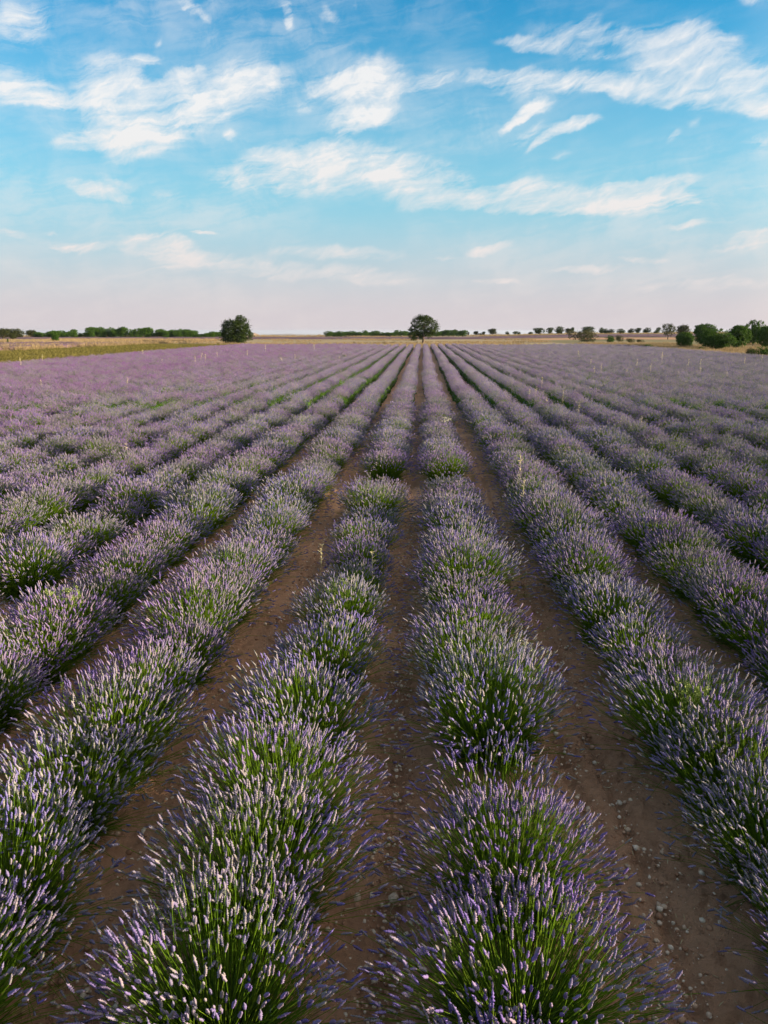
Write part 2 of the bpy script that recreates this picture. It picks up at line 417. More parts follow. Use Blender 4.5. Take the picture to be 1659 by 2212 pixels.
# ------------------------------------------------------------------ terrain
def sstep(a, b, x):
    t = np.clip((x-a)/(b-a), 0, 1); return t*t*(3-2*t)
def zfun(x, y):
    x = np.asarray(x, float); y = np.asarray(y, float)
    d = np.hypot(x, y)
    az = np.degrees(np.arctan2(x, np.maximum(y, 1e-6)))
    s = sstep(1.0, 14.0, az)
    z = s*2.5*sstep(210, 560, d)
    z = z - 0.12*sstep(20, 55, y)*(1-sstep(70, 130, y))*(d < 300)
    z = z - np.clip((d-590)*0.05, 0, 100) * sstep(590, 660, d)
    return z
def ground_at(px, py):
    r = ray(px, py); t = 2.0
    prev = t
    while t < 700:
        p = np.array([0, 0, CAM_H]) + r*t
        if p[2] <= zfun(p[0], p[1]): break
        prev = t; t *= 1.01
    lo, hi = prev, t
    for _ in range(25):
        m = (lo+hi)/2; p = np.array([0, 0, CAM_H])+r*m
        if p[2] <= zfun(p[0], p[1]): hi = m
        else: lo = m
    p = np.array([0, 0, CAM_H])+r*hi
    return float(p[0]), float(p[1]), float(zfun(p[0], p[1]))

# lateral positions of the planted rows (metres right of the camera), constant along the rows but for a slight drift
ROWS = {}
for i in range(-26, 27):
    if i <= -1: ROWS[i] = -0.95 - 1.62*(-1-i)
    elif i == 0: ROWS[i] = 0.57
    else: ROWS[i] = 2.42 + 1.62*(i-1)
def row_x(i, y):
    x = ROWS[i]
    if i >= 1: x = x - 0.16*float(sstep(14, 50, np.array(y)))
    return x + 0.05*math.sin(y*0.21+i*1.7) + 0.04*math.sin(y*0.067+i)
ROW_XS = np.array([ROWS[i] for i in range(-26, 27)])

def soil_relief(x, y):
    d = np.min(np.abs(x[..., None]-ROW_XS[12:41]), axis=-1)
    z = 0.07*np.exp(-(d/0.34)**2) - 0.02
    return z
def build_ground():
    xs = np.concatenate([-np.geomspace(25000, 6, 46), np.arange(-5.6, 5.6, 0.032), np.geomspace(6, 25000, 46)])
    ys = np.concatenate([-np.geomspace(25000, 1.5, 24), np.arange(-1.0, 1.6, 0.3), np.arange(1.6, 11, 0.032), 11*1.0105**np.arange(0, 420)])
    ys = np.concatenate([ys, np.geomspace(ys[-1]*1.05, 25000, 40)])
    X, Y = np.meshgrid(xs, ys)
    Z = zfun(X, Y)
    near = (np.abs(X) < 45) & (Y > 0.5) & (Y < 160)
    rel = np.zeros_like(Z); rel[near] = soil_relief(X[near], Y[near])
    fine = (np.abs(X) < 6) & (Y > 1.2) & (Y < 26)
    ii = np.argwhere(fine)
    for a, b in ii:
        x, y = X[a, b], Y[a, b]
        n = mnoise.noise((x*2.1, y*2.1, 0))*0.03 + mnoise.noise((x*9, y*9, 3))*0.028
        c = mnoise.noise((x*23, y*23, 7))
        n += max(0, c-0.06)*0.085
        rel[a, b] += n
    # imprints left along the wide furrow, and the two shallow wheel tracks
    for cx, wid in ((1.34, 0.07), (1.66, 0.06), (-0.19, 0.09), (-1.80, 0.10)):
        dep = np.exp(-((X-cx-0.03*np.sin(Y*1.7))/wid)**2)
        lump = 0.5+0.5*np.sin(Y*16+3*np.sin(Y*2.3))
        rel -= np.where(fine, dep*(0.045+0.045*lump**3), 0)
    Z = Z + rel
    ny, nx = X.shape
    idx = np.arange(nx*ny).reshape(ny, nx)
    q = np.stack([idx[:-1, :-1], idx[:-1, 1:], idx[1:, 1:], idx[1:, :-1]], -1).reshape(-1, 4)
    mb = MB(); mb.add(np.stack([X, Y, Z], -1).reshape(-1, 3), q)
    me = mb.data('ground', M['soil'], True)
    me.materials.append(M['plain'])
    far = (np.hypot(X, Y)[:-1, :-1] > 560).ravel().astype(np.int32)
    me.polygons.foreach_set('material_index', far)
    return obj('ground', me, kind='structure')
build_ground()

def sheet(name, mat, x0, x1, y0, y1, off, nx=40, ny=40, edge=0.0, kind='structure', rough=0.0, slant=0.0):
    """a field laid over the ground between two bearings of the rows, with a slightly uneven edge"""
    u = np.linspace(0, 1, nx+1); v = np.linspace(0, 1, ny+1)
    U, V = np.meshgrid(u, v)
    wob = lambda s, k: edge*(np.sin(s*37+k)+0.6*np.sin(s*91+2*k))
    X = x0+(x1-x0)*U + np.where(U < .5, 1-2*U, 2*U-1)*wob(V, 1.3)
    Y = y0+(y1-y0)*V + np.where(V < .5, 1-2*V, 2*V-1)*wob(U, 4.1) + slant*(X-x0)
    Z = zfun(X, Y)+off
    if rough:
        Z = Z + rough*rng.random(Z.shape)
        Z[0] = zfun(X[0], Y[0]); Z[-1] = zfun(X[-1], Y[-1]); Z[:, 0] = zfun(X[:, 0], Y[:, 0]); Z[:, -1] = zfun(X[:, -1], Y[:, -1])
    idx = np.arange((nx+1)*(ny+1)).reshape(ny+1, nx+1)
    q = np.stack([idx[:-1, :-1], idx[:-1, 1:], idx[1:, 1:], idx[1:, :-1]], -1).reshape(-1, 4)
    mb = MB(); mb.add(np.stack([X, Y, Z], -1).reshape(-1, 3), q)
    return obj(name, mb.data(name, mat, True), kind=kind)
FIELD_END = 166.0
sheet('mown_field', M['mown'], -77, -44.2, 20, 205, 0.03, 40, 120, 0.4)
sheet('dry_grass_field', M['dry'], 44.0, 330, 30, 300, 0.03, 80, 80, 0.5)
sheet('straw_field', M['gold'], -330, 44.0, 172, 330, 0.05, 80, 60, 0.8)
sheet('straw_field', M['gold'], -330, -77, 40, 171, 0.02, 60, 60, 0.5)
sheet('straw_field', M['gold'], -420, 420, 395, 585, 0.03, 120, 60, 1.0)
sheet('straw_field', M['dry'], -420, 420, 331, 345, 0.03, 100, 8, 1.0)
sheet('lavender_strip', M['purple'], -420, 420, 345, 394, 0.35, 200, 30, 1.0, 'stuff', 0.5)
sheet('lavender_strip', M['purple'], -118, -84, 60, 215, 0.30, 60, 200, 0.8, 'stuff', 0.5)

# ------------------------------------------------------------------ far hills
def hill(px, half_px, top_py, dist, mat, spread=4.0, seed=0):
    r = ray(px, top_py); h = math.hypot(r[0], r[1])
    cx, cy = r[0]/h*dist, r[1]/h*dist
    ztop = CAM_H + r[2]/h*dist
    zb = float(zfun(cx, cy))-2
    R = half_px/FPX*dist*spread
    n = 40
    rr = np.linspace(0, 1, 14); th = np.linspace(0, 2*math.pi, n, endpoint=False)
    RR, TH = np.meshgrid(rr, th, indexing='ij')
    prof = np.exp(-(RR*2.2)**1.3); prof = (prof-prof[-1])/(prof[0]-prof[-1])
    wob = 1+0.16*np.sin(TH*3+seed)+0.1*np.sin(TH*5+2*seed)
    X = cx+RR*R*np.cos(TH)*wob; Y = cy+RR*R*np.sin(TH)*wob
    Z = zb+(ztop-zb)*prof*(1+0.05*np.sin(TH*7+RR*9)*RR)
    i = np.arange(14*n).reshape(14, n); j = np.roll(i, -1, 1)
    q = np.stack([i[:-1], i[1:], j[1:], j[:-1]], -1).reshape(-1, 4)
    mb = MB(); mb.add(np.stack([X, Y, Z], -1).reshape(-1, 3), q)
    return obj('hill', mb.data('hill', mat, True), kind='structure')
hill(549, 26, 718.5, 4200, M['hill'], 3.5, 1)
hill(690, 22, 722.0, 5200, M['hill'], 4, 2)
hill(620, 60, 721.0, 15000, M['hill'], 2.5, 3)
hill(1075, 70, 720.5, 12000, M['hill'], 2.5, 4)

# ------------------------------------------------------------------ lavender plants
RINGS = np.array([0.0, .05, .13, .21, .30, .38, .48, .56, .66, .75, .86, 1.0])
def spike_geo(n_rings, sides, seed):
    """one flower spike of unit length along +z: whorls of florets with nicks between them"""
    r = np.random.default_rng(seed)
    k = n_rings
    z = RINGS[:k] if k == 12 else np.linspace(0, 1, k)
    rad = np.where(np.arange(k) % 2 == 1, 1.08, 0.52)*np.interp(z, [0, .15, .5, .85, 1], [.7, .95, 1, .72, .12])
    rad[0] = .15; rad[-1] = .1
    if k == 12: rad[1] = .72; rad[2] = .26                    # a lone whorl below the spike
    th = np.arange(sides)*2*math.pi/sides
    R = rad[:, None]*(1+r.uniform(-.42, .42, (k, sides)))
    tw = (np.arange(k)*0.5)[:, None]
    v = np.stack([R*np.cos(th+tw), R*np.sin(th+tw), np.repeat(z[:, None], sides, 1)], -1)
    i = np.arange(k*sides).reshape(k, sides); j = np.roll(i, -1, 1)
    q = np.stack([i[:-1], j[:-1], j[1:], i[1:]], -1).reshape(-1, 4)
    return v.reshape(-1, 3), q
def plant_layout(n, R, Hh, seed, sprawl=.11, tmax=72):
    """bases, tips and directions of n flower stems: a full rounded body with some stems sprawling round its foot"""
    r = np.random.default_rng(seed)
    u = r.random(n)
    low = r.random(n) < sprawl
    t = np.arccos(1-u*(1-math.cos(math.radians(tmax))))
    t = np.where(low, np.radians(r.uniform(60, 86, n)), t)
    ph = r.random(n)*2*math.pi
    L = 1 + r.normal(0, .085, n)
    lop = 1+.12*np.sin(ph*2+seed)+.08*np.sin(ph*3+2*seed)
    rad = R*lop*np.where(low, 1.16*np.sin(t), .95*np.sin(t)**.92)
    hgt = Hh*np.where(low, np.cos(t)**.9, np.cos(t)**.55)*(1+.08*np.sin(ph+seed))
    tip = np.stack([rad*np.cos(ph), rad*np.sin(ph), 0.06+hgt], -1)*L[:, None]
    base = np.stack([.18*np.sin(t)*np.cos(ph), .18*np.sin(t)*np.sin(ph), np.full(n, .02)], -1)+r.normal(0, .04, (n, 3))*[1, 1, 0]
    ctrl = base*.45+tip*.55; ctrl[:, 2] += .08*np.sin(t)*Hh/.55
    ctrl += r.normal(0, .032, (n, 3))
    d = norm(tip-ctrl); d = norm(d+np.array([0, 0, .12])+r.normal(0, .15, (n, 3)))
    return base, ctrl, tip, d
def bez(b, c, t, k):
    s = np.linspace(0, 1, k)[None, :, None]
    return (1-s)**2*b[:, None]+2*s*(1-s)*c[:, None]+s*s*t[:, None]
SPIKE_SHAPES = [spike_geo(12, 6, s) for s in range(5)]
FAR_SHAPE = [spike_geo(5, 3, 11)]
def spike_dims(n, seed, k=1.0):
    r = np.random.default_rng(seed+900)
    return r.uniform(.042, .088, n)*k, r.uniform(.0061, .0097, n)*k
def spikes_mesh(mb, tip, d, ln, wd, shapes):
    a, b = frames(d)
    g = np.arange(len(tip)) % len(shapes)
    for k, (v, q) in enumerate(shapes):
        s = np.where(g == k)[0]
        if not len(s): continue
        P = tip[s][:, None]+a[s][:, None]*(v[None, :, 0:1]*wd[s][:, None, None])+b[s][:, None]*(v[None, :, 1:2]*wd[s][:, None, None])+d[s][:, None]*(v[None, :, 2:3]*ln[s][:, None, None])
        f = (q[None]+(np.arange(len(s))*len(v))[:, None, None]).reshape(-1, 4)
        mb.add(P.reshape(-1, 3), f)
def leaves_mesh(mb, n, R, Hh, seed, width=.0045):
    r = np.random.default_rng(seed+50)
    t = np.arccos(1-r.random(n)*(1-math.cos(math.radians(86)))); ph = r.random(n)*2*math.pi
    s = r.uniform(.42, .78, n)
    tip = np.stack([R*np.sin(t)*np.cos(ph), R*np.sin(t)*np.sin(ph), .05+Hh*np.cos(t)], -1)*s[:, None]
    base = tip*r.uniform(.1, .45, n)[:, None]; base[:, 2] = np.maximum(base[:, 2], .02)
    blades(mb, base, tip, np.full(n, width), r.normal(0, .02, (n, 3)))
class Var: pass
def make_variant(seed, n, R, Hh, nleaf):
    v = Var()
    b, c, tip, d = plant_layout(n, R, Hh, seed)
    v.tip, v.d = tip, d
    v.ln, v.wd = spike_dims(n, seed)
    st = MB(); P = bez(b, c, tip, 4); tubes(st, P, np.tile(np.array([.0025, .0023, .0020, .0016]), (n, 1)), 3)
    v.stems = st.data('stems', M['stem'])
    lf = MB(); leaves_mesh(lf, nleaf, R, Hh, seed); v.leaves = lf.data('foliage', M['foliage'])
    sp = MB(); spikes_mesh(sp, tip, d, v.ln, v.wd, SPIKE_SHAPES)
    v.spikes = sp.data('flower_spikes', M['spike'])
    v.mb = (sp, st, lf)
    return v
VARS = [make_variant(1, 860, .67, .64, 1100), make_variant(2, 920, .70, .68, 1200), make_variant(3, 820, .65, .61, 1000),
        make_variant(4, 950, .69, .69, 1200), make_variant(5, 790, .66, .60, 1000)]
SPARSE = make_variant(9, 300, .58, .46, 360)
SPIKE_MESHES = []
for s in SPIKE_SHAPES:
    mb = MB(); mb.add(*s); SPIKE_MESHES.append(mb.data('flower_spike', M['spike_single']))

# positions of every plant
PLACE = []   # x, y, row, scale, sparse
rr = random.Random(3)
FIRST = {-1: [2.05, 2.93, 3.77, 4.62, 5.68, 6.85, 8.2, 9.3, 10.3, 11.4, 12.6, 13.7, 14.7, 17.9], 0: [2.15, 3.06, 3.95, 4.78, 5.80, 6.75, 7.7]}
for i in range(-26, 27):
    ys = list(FIRST.get(i, []))
    if ys: ys = [-3.3, -2.4, -1.5, -.6, .3, 1.2] + ys
    y = ys[-1]+1.0 if ys else -4+rr.random()
    end = FIELD_END + 4*math.sin(i*.4)
    while y < end:
        if rr.random() > 0.018: ys.append(y)
        y += rr.uniform(.66, .96)
    for k, y in enumerate(ys):
        sp = (i == 0 and abs(y-4.78) < .01)
        s = rr.uniform(.84, 1.10) if y < 28 else rr.uniform(.95, 1.05)
        if i in (-1, 0) and y < 8.3: s = rr.uniform(.95, 1.08)
        if sp: s = 1.0
        PLACE.append((row_x(i, y)+rr.uniform(-.05, .05), y, i, s, sp))
arr = np.array([(p[0], p[1]) for p in PLACE])
ztop = zfun(arr[:, 0], arr[:, 1])+.35
px, py, pz = project(np.column_stack([arr, ztop]))
sz = FPX*.7/np.maximum(pz, .3)
seen = (pz > .5) & (px > -sz) & (px < 1659+sz) & (py < 2212+sz)
wide = (pz > .2) & (px > -sz-260) & (px < 1659+sz+260) & (py < 2212+sz+500)
wide |= (np.abs(arr[:, 0]) < 20) & (arr[:, 1] < 34)
order = sorted([k for k in range(len(PLACE)) if seen[k]], key=lambda k: pz[k])
near_ids = order[:300]
single_ids = set([k for k in near_ids if py[k]-sz[k]*.6 < 2212][:11])
ROWNAME = {0: 'in the row leading straight to the lone oak'}
def row_phrase(i):
    if i == 0: return 'in the row aimed at the lone oak'
    side = 'left' if i < 0 else 'right'
    return f'in the {ordinal(abs(i)-1)} row {side} of the oak-aimed row'
count = {}
for k in sorted(near_ids, key=lambda k: PLACE[k][1]):
    x, y, i, s, sp = PLACE[k]
    c = count.get(i, 0); count[i] = c+1
    if sp: label = 'small sparse lavender plant beside the dark hollow '+row_phrase(i)
    elif c == 0: label = 'nearest lavender bush '+row_phrase(i)
    else: label = f'{ordinal(c)} lavender bush from the near end '+row_phrase(i)
    v = SPARSE if sp else VARS[rr.randrange(5)]
    root = thing('lavender_plant', label, 'lavender plant', (x, y, float(zfun(x, y))+.02), rr.uniform(0, 6.283),
                 (s*rr.uniform(.95, 1.05), s*rr.uniform(.95, 1.05), s*rr.uniform(.92, 1.08)), 'lavender bushes planted in rows')
    obj('foliage', v.leaves, root, 'stuff'); obj('stems', v.stems, root, 'stuff')
    if k in single_ids:
        # nearest bushes: every flower spike is a piece of its own
        vis = np.argsort(-v.tip[:, 2])[:300]; rest = np.argsort(-v.tip[:, 2])[300:]
        a, b = frames(v.d)
        for q in vis:
            o = obj('flower_spike', SPIKE_MESHES[q % 5], root)
            m = Matrix.Identity(4)
            A, B, D = a[q]*v.wd[q], b[q]*v.wd[q], v.d[q]*v.ln[q]
            for r_ in range(3): m[r_][0], m[r_][1], m[r_][2], m[r_][3] = A[r_], B[r_], D[r_], v.tip[q][r_]
            o.matrix_local = m
        if len(rest):
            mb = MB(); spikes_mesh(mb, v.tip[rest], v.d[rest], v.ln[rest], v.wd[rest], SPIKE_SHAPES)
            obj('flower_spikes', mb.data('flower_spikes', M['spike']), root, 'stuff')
    else:
        obj('flower_spikes', v.spikes, root, 'stuff')

# the rest of the field: one mass of instanced plants
def join_data(name, parts):
    """parts: (MB, material) -> one mesh with several materials"""
    allmb = MB(); mi = []
    for k, (mb, m) in enumerate(parts):
        for v, f in zip(mb.v, mb.f): pass
        v = np.concatenate(mb.v); f = mb.f
        base = allmb.n
        allmb.v.append(v); allmb.n += len(v)
        for ff in f: allmb.f.append(ff+base); mi += [k]*len(ff)
    me = allmb.data(name, parts[0][1])
    for _, m in parts[1:]: me.materials.append(m)
    me.polygons.foreach_set('material_index', np.array(mi, np.int32)); me.update()
    return me
def far_variant(seed, n, R, Hh):
    b, c, tip, d = plant_layout(n, R, Hh, seed, .04, 62)
    ln, wd = spike_dims(n, seed, 1.05)
    sp = MB(); spikes_mesh(sp, tip, d, ln, wd*1.0, FAR_SHAPE)
    st = MB(); s = rng.choice(n, n//2, replace=False); blades(st, b[s], tip[s], np.full(len(s), .003), (c-b*.45-tip*.55)[s])
    lf = MB(); leaves_mesh(lf, 420, R, Hh, seed, .014)
    # leafy core: a solid dome added to block light and keep the flanks dark
    v, f = ico(2); k = v[:, 2] > -.3; v = v*(1+rng.uniform(-.14, .14, (len(v), 1)))
    z = np.maximum(v[:, 2], 0)
    lf.add(np.column_stack([v[:, 0]*R*.80, v[:, 1]*R*.80, .03+Hh*.80*z**.62]), f)
    return bpy.data.objects.new('lavender_far_plant', join_data('lavender_far_plant', [(sp, M['spike']), (st, M['stem']), (lf, M['foliage'])]))
FARS = [far_variant(21, 400, .55, .78), far_variant(22, 430, .56, .82), far_variant(23, 380, .54, .75)]
def scatter(name, pts, scales, protos, parent=None):
    """one object whose points carry instances of the prototypes"""
    me = bpy.data.meshes.new(name)
    me.vertices.add(len(pts)); me.vertices.foreach_set('co', np.asarray(pts, np.float32).ravel())
    at = me.attributes.new('size', 'FLOAT', 'POINT'); at.data.foreach_set('value', np.asarray(scales, np.float32))
    o = obj(name, me, parent, 'stuff')
    ng = bpy.data.node_groups.new(name+'_nodes', 'GeometryNodeTree')
    ng.interface.new_socket('Geometry', in_out='INPUT', socket_type='NodeSocketGeometry')
    ng.interface.new_socket('Geometry', in_out='OUTPUT', socket_type='NodeSocketGeometry')
    N, L = ng.nodes, ng.links
    gi, go = N.new('NodeGroupInput'), N.new('NodeGroupOutput')
    mp = N.new('GeometryNodeMeshToPoints'); L.new(gi.outputs[0], mp.inputs['Mesh'])
    gti = N.new('GeometryNodeGeometryToInstance')
    for p in protos:
        oi = N.new('GeometryNodeObjectInfo'); oi.inputs['Object'].default_value = p
        oi.inputs['As Instance'].default_value = True
        L.new(oi.outputs['Geometry'], gti.inputs[0])
    iop = N.new('GeometryNodeInstanceOnPoints')
    L.new(mp.outputs[0], iop.inputs['Points']); L.new(gti.outputs[0], iop.inputs['Instance'])
    iop.inputs['Pick Instance'].default_value = True
    ri = N.new('FunctionNodeRandomValue'); ri.data_type = 'INT'
    ri.inputs[4].default_value = 0; ri.inputs[5].default_value = len(protos)-1
    L.new(ri.outputs[2], iop.inputs['Instance Index'])
    rv = N.new('FunctionNodeRandomValue'); rv.data_type = 'FLOAT_VECTOR'
    rv.inputs[0].default_value = (0, 0, 0); rv.inputs[1].default_value = (0, 0, 6.283); rv.inputs['Seed'].default_value = 5
    L.new(rv.outputs[0], iop.inputs['Rotation'])
    na = N.new('GeometryNodeInputNamedAttribute'); na.data_type = 'FLOAT'; na.inputs[0].default_value = 'size'
    L.new(na.outputs[0], iop.inputs['Scale'])
    L.new(iop.outputs[0], go.inputs[0])
    md = o.modifiers.new('scatter', 'NODES'); md.node_group = ng
    return o
nearset = set(near_ids)
rest = [k for k in range(len(PLACE)) if wide[k] and k not in nearset]
# those just outside the picture are as finely made as the ones in it
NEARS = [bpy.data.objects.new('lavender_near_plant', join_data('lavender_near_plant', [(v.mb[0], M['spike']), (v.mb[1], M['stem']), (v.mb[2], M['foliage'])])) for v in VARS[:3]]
for ids, protos in (([k for k in rest if math.hypot(*PLACE[k][:2]) < 33], NEARS), ([k for k in rest if math.hypot(*PLACE[k][:2]) >= 33], FARS)):
    scatter('lavender_rows', [(PLACE[k][0], PLACE[k][1], float(zfun(PLACE[k][0], PLACE[k][1]))+.01) for k in ids], [PLACE[k][3] for k in ids], protos)

# ------------------------------------------------------------------ grass, stubble (nobody could count it)
def tuft(name, n, h, spread, mat, width):
    r = rng
    base = np.column_stack([r.normal(0, spread*.3, (n, 2)), np.zeros(n)])
    tip = base+np.column_stack([r.normal(0, spread, (n, 2)), h*r.uniform(.5, 1.1, n)])
    mb = MB(); blades(mb, base, tip, np.full(n, width), r.normal(0, h*.06, (n, 3)))
    return bpy.data.objects.new(name, mb.data(name, mat))
G1 = [tuft('dry_tuft', 26, .75, .28, M['drygrass'], .02), tuft('dry_tuft', 20, .5, .3, M['drygrass'], .02)]
G2 = [tuft('mown_tuft', 34, .30, .20, M['stubble'], .016), tuft('mown_tuft', 30, .24, .22, M['stubble'], .016)]
def area_pts(n, x0, x1, y0, y1, keep=None):
    x = rng.uniform(x0, x1, n*3); y = rng.uniform(y0, y1, n*3); z = zfun(x, y)
    a, b, c = project(np.column_stack([x, y, z]))
    ok = (a > -150) & (a < 1810) & (c > 1)
    if keep is not None: ok &= keep(x, y)
    x, y, z = x[ok][:n], y[ok][:n], z[ok][:n]
    return np.column_stack([x, y, z+.02])
def patchy(th, sc):
    return lambda x, y: np.array([mnoise.noise((a*sc, b*sc, 2.2)) > th for a, b in zip(x, y)])
p = area_pts(9000, 44.5, 120, 60, 215, patchy(-.05, .06)); scatter('dry_grass', p, rng.uniform(.5, 1.2, len(p)), G1)
p = area_pts(6000, -300, 44, 171, 330, patchy(.12, .03)); scatter('dry_grass', p, rng.uniform(.5, 1.1, len(p)), G1)
p = area_pts(7000, -150, -78, 90, 300, patchy(.02, .05)); scatter('dry_grass', p, rng.uniform(.7, 1.5, len(p)), G1)
p = area_pts(5000, -330, 330, 395, 560, patchy(.05, .02)); scatter('dry_grass', p, rng.uniform(.7, 1.7, len(p)), G1)
mr = []
for x in np.arange(-76.2, -44.8, 1.62):
    for y in np.arange(60, 204, .75):
        if rng.random() < .9: mr.append((x+rng.normal(0, .15), y+rng.normal(0, .2), .03))
scatter('mown_rows', mr, rng.uniform(.9, 1.7, len(mr)), G2)
lp = area_pts(1500, -117, -85, 62, 214, patchy(-.15, .05)); scatter('lavender_strip_plants', lp, rng.uniform(.5, .8, len(lp)), FARS)

# ------------------------------------------------------------------ trees
def crown_mesh(name, blobs, clumps, per, size, mat, rc=.45, up=0.0, seed=0, shell=.75):
    """leaf faces gathered in clumps over the surface of several lobes; blobs: (x, y, z, rx, ry, rz)"""
    r = np.random.default_rng(seed)
    w = np.array([b[3]*b[4]+b[4]*b[5]+b[3]*b[5] for b in blobs]); w = w/w.sum()
    which = r.choice(len(blobs), clumps, p=w); B = np.array(blobs)[which]
    d = norm(r.normal(size=(clumps, 3))); rad = shell+(1-shell)*r.random(clumps)*1.25
    rad = np.where(r.random(clumps) < .22, r.random(clumps)**.6, rad)
    c = B[:, :3]+d*B[:, 3:]*rad[:, None]
    c[:, 2] = np.maximum(c[:, 2], .15)
    sc = r.uniform(.6, 1.25, clumps)*rc
    p = c[:, None]+r.normal(size=(clumps, per, 3))*sc[:, None, None]*[1, 1, .8]
    p = p.reshape(-1, 3); p[:, 2] = np.maximum(p[:, 2], .05)
    n = len(p)
    dirn = norm(r.normal(size=(n, 3))+np.array([0, 0, up]))
    s = norm(np.cross(dirn, r.normal(size=(n, 3))))
    L = (size*r.uniform(.6, 1.3, n))[:, None]; W = L*(.42 if up < 1 else .26)
    v = np.stack([p-dirn*L*.5, p+s*W*.5, p+dirn*L*.5, p-s*W*.5], 1).reshape(-1, 3)
    mb = MB(); mb.add(v, np.arange(n*4).reshape(-1, 4))
    return mb.data(name, mat)
def trunk_mesh(h, r0, limbs, seed=0, lean=(0, 0)):
    r = np.random.default_rng(seed); mb = MB()
    pts = [(lean[0]*k*k*h, lean[1]*k*k*h, -.1+h*k) for k in np.linspace(0, 1, 5)]
    pts = [(x+r.normal(0, r0*.18), y+r.normal(0, r0*.18), z) for x, y, z in pts]
    limb(mb, pts, r0*1.25, r0*.75, 8)
    for (dx, dy, dz, k) in limbs:
        a = np.array(pts[2])*(1-k)+np.array(pts[4])*k
        e = np.array(pts[4])+np.array([dx, dy, dz]); m = (a+e)/2+np.array([dx*.12, dy*.12, -.12*abs(dz)])+r.normal(0, .1, 3)
        limb(mb, [a, m, e], r0*.55, r0*.14, 6)
        for _ in range(2):
            f = m*.5+e*.5; g = f+r.normal(0, 1, 3)*[1, 1, .6]*np.linalg.norm(e-a)*.35
            limb(mb, [f, (f+g)/2+r.normal(0, .05, 3), g], r0*.22, r0*.06, 5)
    return mb.data('trunk', M['bark'], True)
def tree(name, label, cat, loc, crown, trunk, rz=0.0, sc=1.0, group=None):
    t = thing(name, label, cat, loc, rz, sc, group)
    obj('trunk', trunk, t); obj('crown', crown, t)
    return t
# the lone oak at the end of the row (about 8.6 m)
bx, by, bz = ground_at(914, 742.0)
tree('holm_oak', 'lone rounded oak standing past the far end of the middle lavender row', 'tree', (bx, by, bz),
     crown_mesh('crown', [(0.1, 0, 6.0, 3.7, 3.5, 2.5), (-2.2, .3, 4.6, 2.3, 2.6, 2.2), (2.4, -.2, 5.0, 2.4, 2.6, 2.0), (-3.0, 0, 2.6, 1.7, 1.9, 1.7), (-1.6, .5, 2.0, 1.5, 1.6, 1.1), (1.6, .2, 3.2, 1.3, 2.0, 1.5), (3.3, 0, 4.1, 1.3, 1.7, 1.1), (.4, 0, 7.6, 2.2, 2.2, .9)],
                380, 26, .40, M['oak'], .36, seed=4, shell=.78),
     trunk_mesh(2.6, .33, [(-2.6, .4, 2.6, .5), (-.6, .8, 4.0, .8), (1.8, -.5, 3.2, .8), (2.6, .5, 1.7, .6), (-2.4, -.6, .3, .4), (.2, -.9, 3.6, .9)], 2, (-.02, 0)))
# the dense oak on the left, leafy down to the ground
bx, by, bz = ground_at(511, 743.5)
tree('holm_oak', 'dense dark oak with foliage down to the ground and a peaked top', 'tree', (bx, by, bz),
     crown_mesh('crown', [(0, 0, 3.6, 3.9, 3.7, 3.3), (-1.4, 0, 4.6, 2.8, 2.8, 2.4), (1.6, 0, 5.4, 2.3, 2.4, 2.6), (1.5, 0, 7.2, 1.0, 1.0, 1.2), (2.4, 0, 2.8, 2.3, 2.6, 2.3), (-2.4, 0, 2.2, 2.0, 2.4, 2.0), (0, 0, 1.6, 3.4, 3.2, 1.5)],
                560, 26, .42, M['oak'], .40, seed=8, shell=.8),
     trunk_mesh(1.8, .36, [(-1.6, .4, 2.0, .6), (1.4, .2, 3.6, .8), (.4, -.8, 2.2, .8)], 5))

# prototypes for the rest: about unit height, scaled to the tree they stand for
def proto(kind, seed):
    r = np.random.default_rng(seed)
    if kind == 'oak':
        bl = [(0, 0, .52, .44, .44, .42)]+[(r.normal(0, .2), r.normal(0, .2), .5+r.uniform(-.26, .26), .26, .26, .22) for _ in range(6)]
        cr = crown_mesh('crown', bl, 230, 18, .075, M['oak' if seed % 2 else 'oak_olive'], .062, seed=seed)
        tr = trunk_mesh(.24, .045, [(-.2, .05, .3, .6), (.2, -.05, .33, .7), (.03, .1, .4, .9)], seed)
    elif kind == 'pine':
        bl = [(0, 0, .66, .42, .42, .30), (0, 0, .38, .42, .42, .32)]+[(r.normal(0, .2), r.normal(0, .2), .5+r.uniform(-.12, .25), .24, .24, .2) for _ in range(4)]
        cr = crown_mesh('crown', bl, 300, 18, .085, M['pine'], .045, up=1.6, seed=seed, shell=.85)
        tr = trunk_mesh(.36, .035, [(-.18, .05, .25, .6), (.2, -.04, .25, .7), (.02, .1, .4, .9)], seed)
    elif kind == 'open':
        bl = [(-.12, 0, .78, .26, .26, .18), (.2, 0, .66, .24, .26, .2), (0, .05, .45, .34, .32, .26), (-.22, 0, .5, .22, .24, .2), (.1, 0, .88, .16, .16, .1)]
        cr = crown_mesh('crown', bl, 150, 16, .06, M['oak_olive'], .055, seed=seed, shell=.7)
        tr = trunk_mesh(.36, .03, [(-.2, .05, .35, .6), (.22, -.05, .3, .7), (.03, .1, .5, .9)], seed)
    else:
        bl = [(0, 0, .42, .55, .52, .42)]+[(r.normal(0, .28), r.normal(0, .28), .4+r.uniform(-.1, .2), .3, .3, .28) for _ in range(4)]
        cr = crown_mesh('crown', bl, 190, 16, .075, M['bush' if kind == 'bush' else 'pine'], .07, up=.8, seed=seed)
        tr = trunk_mesh(.25, .03, [(-.2, .05, .3, .5), (.2, -.05, .3, .6)], seed)
    return cr, tr
